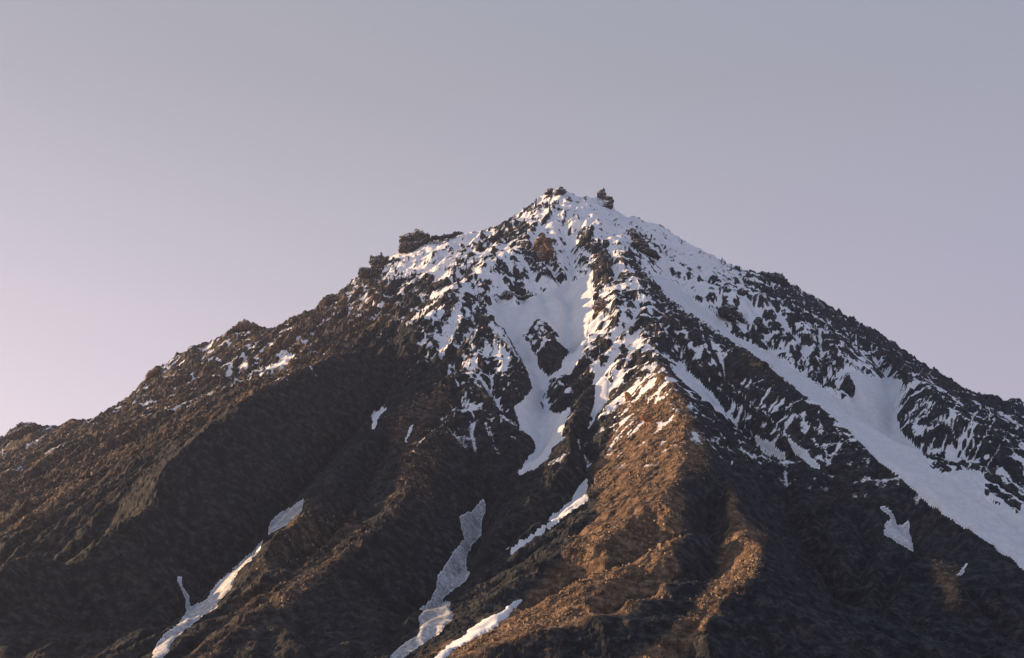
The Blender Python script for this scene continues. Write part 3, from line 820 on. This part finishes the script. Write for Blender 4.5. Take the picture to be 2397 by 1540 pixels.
# ------------------------------------------------------------------ mountain mesh
def grid_mesh(name, co, quads, mat, attrs=None, smooth=False):
    me = bpy.data.meshes.new(name)
    me.vertices.add(len(co)); me.vertices.foreach_set('co', np.ascontiguousarray(co, np.float32).ravel())
    nq = len(quads)
    me.loops.add(nq * 4); me.loops.foreach_set('vertex_index', np.ascontiguousarray(quads, np.int32).ravel())
    me.polygons.add(nq); me.polygons.foreach_set('loop_start', np.arange(0, nq * 4, 4, dtype=np.int32))
    try: me.polygons.foreach_set('loop_total', np.full(nq, 4, np.int32))
    except Exception: pass
    me.update(calc_edges=True)
    me.polygons.foreach_set('use_smooth', np.full(nq, smooth, bool))
    for k, v in (attrs or {}).items():
        a = me.attributes.new(k, 'FLOAT', 'POINT'); a.data.foreach_set('value', np.ascontiguousarray(v, np.float32).ravel())
    me.materials.append(mat)
    o = bpy.data.objects.new(name, me); col.objects.link(o)
    return o

idx = np.arange(NC * NR).reshape(NC, NR)
Q = np.stack([idx[:-1, :-1], idx[1:, :-1], idx[1:, 1:], idx[:-1, 1:]], -1)

# warm scree, only on sunlit ribs: its lighter colour also stands for sunlight
LIT_SCREE = [
 ([(1560,860),(1640,1000),(1660,1085),(1600,1120),(1605,1220),(1590,1300),(1570,1380),(1450,1440),(1200,1500),(1060,1545),(980,1545),(1120,1470),(1250,1380),(1400,1200),(1390,1090),(1440,1000),(1480,910)], 1.0),
 ([(1700,1140),(1760,1225),(1790,1250),(1775,1350),(1720,1380),(1660,1450),(1600,1560),(1460,1560),(1600,1440),(1660,1360),(1700,1250)], 1.0),
 ([(2180,1310),(2240,1340),(2250,1420),(2210,1420)], 1.0),
 ([(720,1170),(760,1190),(880,1250),(780,1340),(560,1500),(460,1560),(420,1560),(560,1400),(600,1300),(690,1200)], .5),
 ([(1040,890),(1070,960),(1060,1000),(1010,1150),(900,1250),(880,1230),(940,1100),(900,980)], .35),
 ([(260,940),(560,760),(740,720),(900,640),(930,740),(720,860),(520,960),(300,1090),(60,1240),(-40,1240),(-40,1060)], .62),  # left flank, scree tone raised so the slope reads as sunlit
]
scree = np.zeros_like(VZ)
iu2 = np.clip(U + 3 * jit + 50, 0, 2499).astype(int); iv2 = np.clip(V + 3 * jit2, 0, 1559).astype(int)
for poly, amt in LIT_SCREE:
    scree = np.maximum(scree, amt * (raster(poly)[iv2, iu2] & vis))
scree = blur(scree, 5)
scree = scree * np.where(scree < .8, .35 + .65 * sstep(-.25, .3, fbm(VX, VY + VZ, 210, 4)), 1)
co = np.stack([VX, VY, VZ], -1).reshape(-1, 3)
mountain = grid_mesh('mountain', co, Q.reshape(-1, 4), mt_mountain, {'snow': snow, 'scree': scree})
mountain['kind'] = 'structure'

# ------------------------------------------------------------------ snow bodies
def dist_in(m, n):
    d = np.zeros(m.shape, np.float32); c = m.copy()
    for k in range(n):
        p = np.pad(c, 1)
        c = c & p[:-2, 1:-1] & p[2:, 1:-1] & p[1:-1, :-2] & p[1:-1, 2:]
        d += c
    return d

for n, ((name, cat, label, poly, holes), m) in enumerate(zip(FIELDS, masks)):
    ii, jj = np.nonzero(m)
    if len(ii) < 4:
        print('EMPTY snow', label); continue
    i0, i1, j0, j1, sm_ = BED[n]
    sub = m[i0:i1, j0:j1]
    zs_ = VZ[i0:i1, j0:j1]
    d = dist_in(sub, 5)
    z = np.where(d > 0, sm_ + np.interp(d, [0, 1, 2, 5], [-.5, .3, .8, 1.4]), zs_ - .4)
    z = z + .5 * samp(FL2, VX[i0:i1, j0:j1], VY[i0:i1, j0:j1]) * (d > 1)
    q = sub[:-1, :-1] & sub[1:, :-1] & sub[1:, 1:] & sub[:-1, 1:]
    if n >= 2 and q.any():                      # one patch is one sheet: keep its largest piece
        todo = set(zip(*np.nonzero(q))); best = set()
        while todo:
            st_ = [todo.pop()]; comp = set(st_)
            while st_:
                a_, b_ = st_.pop()
                for nb in ((a_ + 1, b_), (a_ - 1, b_), (a_, b_ + 1), (a_, b_ - 1)):
                    if nb in todo: todo.remove(nb); comp.add(nb); st_.append(nb)
            if len(comp) > len(best): best = comp
        q = np.zeros_like(q)
        for a_, b_ in best: q[a_, b_] = True
    if not q.any():
        print('EMPTY snow faces', label); continue
    li = np.arange(sub.size).reshape(sub.shape)
    quads = np.stack([li[:-1, :-1], li[1:, :-1], li[1:, 1:], li[:-1, 1:]], -1)[q]
    used, inv = np.unique(quads, return_inverse=True)
    cc = np.stack([VX[i0:i1, j0:j1], VY[i0:i1, j0:j1], z], -1).reshape(-1, 3)[used]
    rn = (samp(FL3, VX[i0:i1, j0:j1], VY[i0:i1, j0:j1]) + .8 * samp(FL2, VX[i0:i1, j0:j1], VY[i0:i1, j0:j1])).reshape(-1)[used]
    o = grid_mesh(name, cc, inv.reshape(-1, 4), mt_snow, {'run': rn}, smooth=True)
    o['label'] = label; o['category'] = cat; o['group'] = 'snow lying on the mountain'
    o['dirt'] = float(DIRTS[n])

# ------------------------------------------------------------------ crags
visU = np.where(vis, U, 1e6); visV = V
def surface_at(u, v):
    k = int(np.argmin((visU - u) ** 2 + (visV - v) ** 2))
    return VX.ravel()[k], VY.ravel()[k], VZ.ravel()[k]

def crag_mesh(name, poly, anchor, thick, seed, rough=1.0):
    """rock body: front and back faces broken into tilted facets, joined by walls along its outline"""
    Y0 = anchor
    P = np.array([(ray(u, v)[0] / ray(u, v)[1] * Y0, ray(u, v)[2] / ray(u, v)[1] * Y0) for u, v in poly])
    x0, x1, z0, z1 = P[:, 0].min(), P[:, 0].max(), P[:, 1].min(), P[:, 1].max()
    size = math.sqrt((x1 - x0) * (z1 - z0))
    st = max(size / 34.0, .9)
    nx, nz = int((x1 - x0) / st) + 5, int((z1 - z0) / st) + 5
    gx, gz = np.meshgrid(x0 - 2 * st + st * np.arange(nx), z0 - 2 * st + st * np.arange(nz), indexing='ij')
    wx = gx + .07 * size * perlin(gx / size * 4 + seed, gz / size * 4) + .035 * size * perlin(gx / size * 11, gz / size * 11 + seed)
    wz = gz + .07 * size * perlin(gx / size * 4 + 30 + seed, gz / size * 4) + .035 * size * perlin(gx / size * 11 + 9, gz / size * 11 + seed)
    ins = np.zeros(gx.shape, bool)
    Q_ = np.roll(P, -1, 0)
    for (xa, za), (xb, zb) in zip(P, Q_):
        if za != zb: ins ^= ((za <= wz) != (zb <= wz)) & (wx < xa + (wz - za) / (zb - za) * (xb - xa))
    d = np.zeros(gx.shape); c = ins.copy()
    for k in range(12):
        p = np.pad(c, 1); c = c & p[:-2, 1:-1] & p[2:, 1:-1] & p[1:-1, :-2] & p[1:-1, 2:]; d += c
    h = .35 + .65 * (1 - np.exp(-d / 5.0))
    tilt = .5 * (1 - (gz - z0) / (z1 - z0 + 1e-6))            # the foot stands forward of the top
    lay = np.floor((gz + .12 * (gx - x0)) / (size * .17) + 40)
    ledge = RND[0, (lay.astype(int) * 7 + seed) & 255, 3] * .10
    rel = .30 * facets(gx / size * 10, gz / size * 10, 3.2, seed % 9) + .14 * facets(gx / size * 10, gz / size * 10, 1.3, 2)
    yf = Y0 - thick * (h * (.6 + tilt) + rough * rel + ledge)
    yb = Y0 + thick * (h * .9 + .25 * facets(gx / size * 10 + 50, gz / size * 10, 3.0, 1))
    jx = gx + st * .4 * perlin(gx / st / 1.7, gz / st / 1.7); jz = gz + st * .4 * perlin(gx / st / 1.7 + 20, gz / st / 1.7)
    q = ins[:-1, :-1] & ins[1:, :-1] & ins[1:, 1:] & ins[:-1, 1:]
    li = np.arange(gx.size).reshape(gx.shape); nn = gx.size
    F = np.stack([li[:-1, :-1], li[1:, :-1], li[1:, 1:], li[:-1, 1:]], -1)[q]
    edges = {}
    for f in F.tolist():
        for k in range(4):
            e = (f[k], f[(k + 1) % 4])
            if (e[1], e[0]) in edges: del edges[(e[1], e[0])]
            else: edges[e] = 1
    W = [(b_, a_, a_ + nn, b_ + nn) for a_, b_ in edges]
    allf = F.tolist() + (F[:, ::-1] + nn).tolist() + [list(w) for w in W]
    co_ = np.concatenate([np.stack([jx, yf, jz], -1).reshape(-1, 3), np.stack([jx, yb, jz], -1).reshape(-1, 3)])
    used, inv = np.unique(np.array(allf), return_inverse=True)
    me = bpy.data.meshes.new(name)
    me.from_pydata(co_[used].tolist(), [], inv.reshape(-1, 4).tolist())
    me.update()
    me.materials.append(mt_rock)
    return me

def crag(name, cat, label, poly, at=None, thick=.6, scree=0.0, dust=.8, push=0.0, rough=1.0, group='rock crags standing out of the snow'):
    P = np.array(poly, float)
    c = P.mean(0) if at is None else at
    _, yb, _ = surface_at(*c)
    w = np.ptp(P[:, 0]) / FOC * yb
    th = w * thick * .5
    o = bpy.data.objects.new(name, crag_mesh(name, poly, yb + push * th, th, len(bpy.data.objects), rough))
    col.objects.link(o)
    if label:
        o['label'] = label; o['category'] = cat; o['group'] = group
    o['dusting'] = float(dust)
    o['rust'] = .85 if scree >= 1 else (.25 if scree > .4 else 0.0)
    o.color = (1, 1, 1, 1 - scree)
    return o

t = bpy.data.objects.new('rock_block', None); col.objects.link(t)
t['label'] = 'square dark layered rock block standing on the left shoulder skyline'; t['category'] = 'rock'; t['group'] = 'rock crags standing out of the snow'
l1 = crag('rock_layer', None, None, [(934,570),(934,553),(942,548),(955,546),(966,543),(973,536),(983,538),(995,545),(1006,550),(1007,559),(985,563),(960,567)], at=(970,585), dust=.6, scree=.15)
l2 = crag('rock_layer', None, None, [(935,592),(936,566),(960,563),(985,559),(1006,556),(1004,572),(983,580),(956,592)], at=(970,585), dust=.6, scree=.12)
_, ty, tz = surface_at(970, 585)
t.location = (l1.data.vertices[0].co.x, ty, tz)
bpy.context.view_layer.update()
for l in (l1, l2):
    l.parent = t; l.matrix_parent_inverse = t.matrix_world.inverted()

CRAGS = [
 ('rock_fin', 'rock', 'low jagged rock fin trailing right from the square block', [(1006,558),(1012,551),(1025,553),(1040,550),(1055,547),(1069,540),(1080,541),(1088,544),(1074,551),(1055,558),(1031,562)], (1045,562), .4, 0, .5),
 ('rock_tower', 'rock', 'broken rock towers on the skyline just below the square block', [(863,612),(866,600),(871,597),(877,600),(884,598),(891,590),(897,596),(901,602),(910,596),(911,604),(903,616),(891,632),(867,626)], (885,628), .6, .2, .5),
 ('rock_crag', 'rock', 'dark crag on the left skyline below the broken towers', [(838,640),(840,630),(850,624),(862,626),(888,622),(893,635),(880,646),(860,652),(840,650)], (866,648), .6, .1, .4),
 ('rock_pinnacle', 'rock', 'thin rock pinnacle at the right end of the summit', [(1397,461),(1399,450),(1403,444),(1407,445),(1413,439),(1417,446),(1419,453),(1419,466),(1405,466)], (1408,468), .7, .35, .8),
 ('rock_crag', 'rock', 'overhanging dark rock beak right below the summit pinnacle', [(1415,464),(1425,459),(1434,462),(1437,471),(1435,484),(1433,492),(1420,490),(1404,485),(1414,479),(1420,472)], (1424,488), .8, .1, .7),
 ('rock_crag', 'rock', 'small snow-dusted rock horn forming the highest summit point', [(1298,456),(1301,446),(1308,437),(1315,436),(1322,443),(1327,450),(1312,456)], (1312,456), .8, .35, 1.0),
 ('rock_crag', 'rock', 'small rock horn on the skyline just left of the highest point', [(1274,455),(1278,447),(1284,440),(1295,441),(1294,448),(1284,456)], (1284,456), .8, .35, 1.0),
 ('rock_crag', 'rock', 'flat dark crag jutting from the upper right skyline', [(1778,642),(1780,635),(1798,637),(1818,640),(1832,643),(1842,653),(1850,668),(1835,670),(1814,668),(1793,655)], (1814,664), .5, 0, .25),
 ('rock_cliff', 'rock', 'tall dark wedge-shaped cliff under the right summit shoulder', [(1478,531),(1490,540),(1503,553),(1520,570),(1536,590),(1548,608),(1525,606),(1510,612),(1498,612),(1480,606),(1466,598),(1476,585),(1479,560)], (1505,590), .5, .05, .5),
 ('rock_buttress', 'rock', 'big brown rock buttress in the snow below the summit', [(1267,546),(1280,550),(1290,560),(1298,580),(1306,602),(1303,620),(1296,634),(1280,632),(1262,628),(1240,610),(1244,590),(1250,572)], (1275,605), .5, .45, .5),
 ('rock_outcrop', 'rock', 'low dark outcrop lying in the snow bowl left of the couloir', [(1164,696),(1172,688),(1185,678),(1200,684),(1214,690),(1228,698),(1210,704),(1190,703)], (1195,698), .5, 0, .7),
 ('rock_outcrop', 'rock', 'large dark outcrop beside the right snow couloir, upper of two', [(1678,724),(1690,716),(1706,709),(1722,720),(1739,738),(1753,766),(1735,763),(1714,757),(1689,744)], (1715,745), .5, 0, .4),
 ('rock_outcrop', 'rock', 'dark triangular outcrop beside the right snow couloir, lower of two', [(1764,750),(1769,744),(1776,741),(1785,754),(1800,770),(1828,796),(1800,790),(1772,782)], (1788,775), .5, 0, .4),
 ('rock_outcrop', 'rock', 'brown rock outcrop on the right bank of the couloir snow', [(1386,720),(1396,704),(1410,698),(1430,706),(1436,724),(1428,742),(1408,736),(1392,740)], (1410,722), .5, .45, .6),
 ('orange_outcrop', 'rock', 'orange sunlit rock slab on the middle rib, upper of two', [(1459,922),(1466,916),(1474,920),(1482,936),(1488,955),(1480,956),(1468,944)], (1473,938), .5, 1.0, .2),
 ('orange_outcrop', 'rock', 'orange sunlit rock slab on the middle rib, lower of two', [(1496,972),(1506,966),(1518,967),(1532,985),(1546,1004),(1536,1022),(1522,1008),(1510,992)], (1520,992), .5, 1.0, .2),
 ('rock_tower', 'rock', 'knobbly rock tower on the middle of the left skyline', [(543,768),(552,757),(562,752),(570,750),(578,747),(588,753),(600,757),(606,766),(590,772),(565,775)], (576,774), .6, .5, .3),
 ('rock_crag', 'rock', 'ragged crag on the far left end of the skyline', [(10,1024),(20,1010),(32,1002),(42,995),(52,989),(64,992),(75,987),(84,996),(88,1010),(60,1022),(30,1030)], (50,1018), .6, .35, .2),
 ('rock_crag', 'rock', 'small step-like crag on the lower left skyline', [(326,910),(338,890),(344,874),(356,864),(362,858),(376,856),(378,866),(362,880),(345,900)], (352,888), .6, .45, .2),
 ('rock_crag', 'rock', 'pointed crag on the left skyline halfway to the shoulder', [(750,712),(756,698),(762,690),(768,694),(775,688),(782,694),(790,700),(776,712),(762,720)], (768,712), .6, .35, .2),
]
for name, cat, label, poly, at, th, sc, du in CRAGS:
    crag(name, cat, label, poly, at, th, sc, du)

# ------------------------------------------------------------------ plain, near bank, rubble
mt_ground, nt, bs = new_mat('valley_ground')
pos = N(nt, 'ShaderNodeNewGeometry').outputs['Position']
nt.links.new(ramp(nt, noise_node(nt, pos, .3, 8, .7), [(.3, (.03, .032, .025)), (.6, (.07, .065, .045)), (.8, (.10, .085, .06))]), bs.inputs['Base Color'])
gx_ = np.concatenate([np.linspace(-4200, -60, 60), np.linspace(-50, 50, 141), np.linspace(60, 4200, 60)])
gy_ = np.concatenate([np.linspace(-120, 20, 15), np.linspace(22, 100, 120), np.linspace(110, 8450, 110)])
A, B = np.meshgrid(gx_, gy_, indexing='ij')
ang = math.tan(PITCH - math.atan(CY / FOC))          # slope of the lowest line of sight
def ground_z(x, y):
    base = -2.0 - 18 * sstep(110, 500, y) - 200 * sstep(900, 2600, y)
    def bank(px0, px1, top):
        xm = ((px0 + px1) / 2 - CX) / FOC * 62; hw = (px1 - px0) / 2 / FOC * 62
        return (top + 1.2) * np.exp(-(np.abs(x - xm) / (hw * 1.25)) ** 3.0) * np.exp(-((y - 62) / 13.0) ** 2)
    e = 62 * ang
    hmp = bank(1150, 1480, e + .33) + bank(2130, 2330, e + .28)
    return base + hmp + .10 * fbm(x, y, 3.0, 3) + .22 * fbm(x, y, 14, 2)
C_ = ground_z(A, B)
gi = np.arange(A.size).reshape(A.shape)
ground = grid_mesh('ground', np.stack([A, B, C_], -1).reshape(-1, 3), np.stack([gi[:-1, :-1], gi[1:, :-1], gi[1:, 1:], gi[:-1, 1:]], -1).reshape(-1, 4), mt_ground, smooth=True)
ground['kind'] = 'structure'

mt_grass, nt, bs = new_mat('grass_blades')
pos = N(nt, 'ShaderNodeNewGeometry').outputs['Position']
nt.links.new(ramp(nt, noise_node(nt, pos, 2.0, 4), [(.3, (.035, .05, .015)), (.7, (.09, .105, .03))]), bs.inputs['Base Color'])
n = 26000
bx = rng.uniform(-9, 14, n); by = rng.uniform(46, 76, n)
keep = np.abs(bx - (1315 - CX) / FOC * 62) < 4.5
bx, by = bx[keep], by[keep]; n = len(bx)
bz = ground_z(bx, by) - .02
th = rng.uniform(0, 2 * np.pi, n); hb = rng.uniform(.08, .22, n); wb = rng.uniform(.008, .018, n)
lx, ly = rng.normal(0, .05, n), rng.normal(0, .05, n)
v0 = np.stack([bx - wb * np.cos(th), by - wb * np.sin(th), bz], -1); v1 = np.stack([bx + wb * np.cos(th), by + wb * np.sin(th), bz], -1)
v2 = np.stack([bx + lx + wb * .3 * np.cos(th), by + ly + wb * .3 * np.sin(th), bz + hb], -1); v3 = np.stack([bx + lx - wb * .3 * np.cos(th), by + ly - wb * .3 * np.sin(th), bz + hb], -1)
grass = grid_mesh('grass', np.stack([v0, v1, v2, v3], 1).reshape(-1, 3), np.arange(4 * n).reshape(-1, 4), mt_grass)
grass['kind'] = 'stuff'

# loose blocks on the scree ribs
mt_block, nt, bs = new_mat('scree_block')
pos = N(nt, 'ShaderNodeNewGeometry').outputs['Position']
nt.links.new(ramp(nt, noise_node(nt, pos, .08, 5), [(.36, (.11, .08, .058)), (.62, (.32, .24, .17))]), bs.inputs['Base Color'])
wgt = (scree * vis * (snow < 0) * sstep(.15, .6, fbm(VX, VY, 160, 3) + .35)).ravel() * np.clip(VY.ravel() / 3500, .3, 1.2)
cand = rng.choice(wgt.size, 16000, p=wgt / wgt.sum())
box = np.array([(-1,-1,-1),(1,-1,-1),(1,1,-1),(-1,1,-1),(-1,-1,1),(1,-1,1),(1,1,1),(-1,1,1)], float)
bq = np.array([(0,3,2,1),(4,5,6,7),(0,1,5,4),(1,2,6,5),(2,3,7,6),(3,0,4,7)])
n = len(cand)
size = np.clip(rng.lognormal(.2, .55, n), .7, 5.5) * np.clip(VY.ravel()[cand] / 3200, .45, 1.2)
bv = box[None] * size[:, None, None] * rng.uniform(.25, 1.15, (n, 8, 3)) * rng.uniform(.5, 1.2, (n, 1, 3))
an = rng.uniform(0, np.pi, n); ca, sa = np.cos(an)[:, None], np.sin(an)[:, None]
bv = np.stack([bv[..., 0] * ca - bv[..., 1] * sa, bv[..., 0] * sa + bv[..., 1] * ca, bv[..., 2]], -1)
bv += (co[cand] + np.stack([rng.uniform(-2, 2, n), rng.uniform(-2, 2, n), size * .3], -1))[:, None, :]
rubble = grid_mesh('rubble', bv.reshape(-1, 3), (bq[None] + 8 * np.arange(n)[:, None, None]).reshape(-1, 4), mt_block)
rubble['kind'] = 'stuff'

# ------------------------------------------------------------------ haze
HZ = (-4300, 4300, -150, 8500, -320, PEAK_Z + 60)
me = bpy.data.meshes.new('haze')
hx0, hx1, hy0, hy1, hz0, hz1 = HZ
me.from_pydata([(x, y, z) for x in (hx0, hx1) for y in (hy0, hy1) for z in (hz0, hz1)], [],
               [(0, 1, 3, 2), (4, 6, 7, 5), (0, 4, 5, 1), (2, 3, 7, 6), (0, 2, 6, 4), (1, 5, 7, 3)])
hm = bpy.data.materials.new('haze_air'); hm.use_nodes = True
nt = hm.node_tree
nt.nodes.remove(nt.nodes['Principled BSDF'])
pv = nt.nodes.new('ShaderNodeVolumePrincipled')
pv.inputs['Color'].default_value = (.72, .80, 1.0, 1)
pv.inputs['Density'].default_value = 1.1e-5
pv.inputs['Anisotropy'].default_value = .70
nt.links.new(pv.outputs[0], nt.nodes['Material Output'].inputs['Volume'])
me.materials.append(hm)
haze = bpy.data.objects.new('haze', me); col.objects.link(haze)
haze['kind'] = 'stuff'
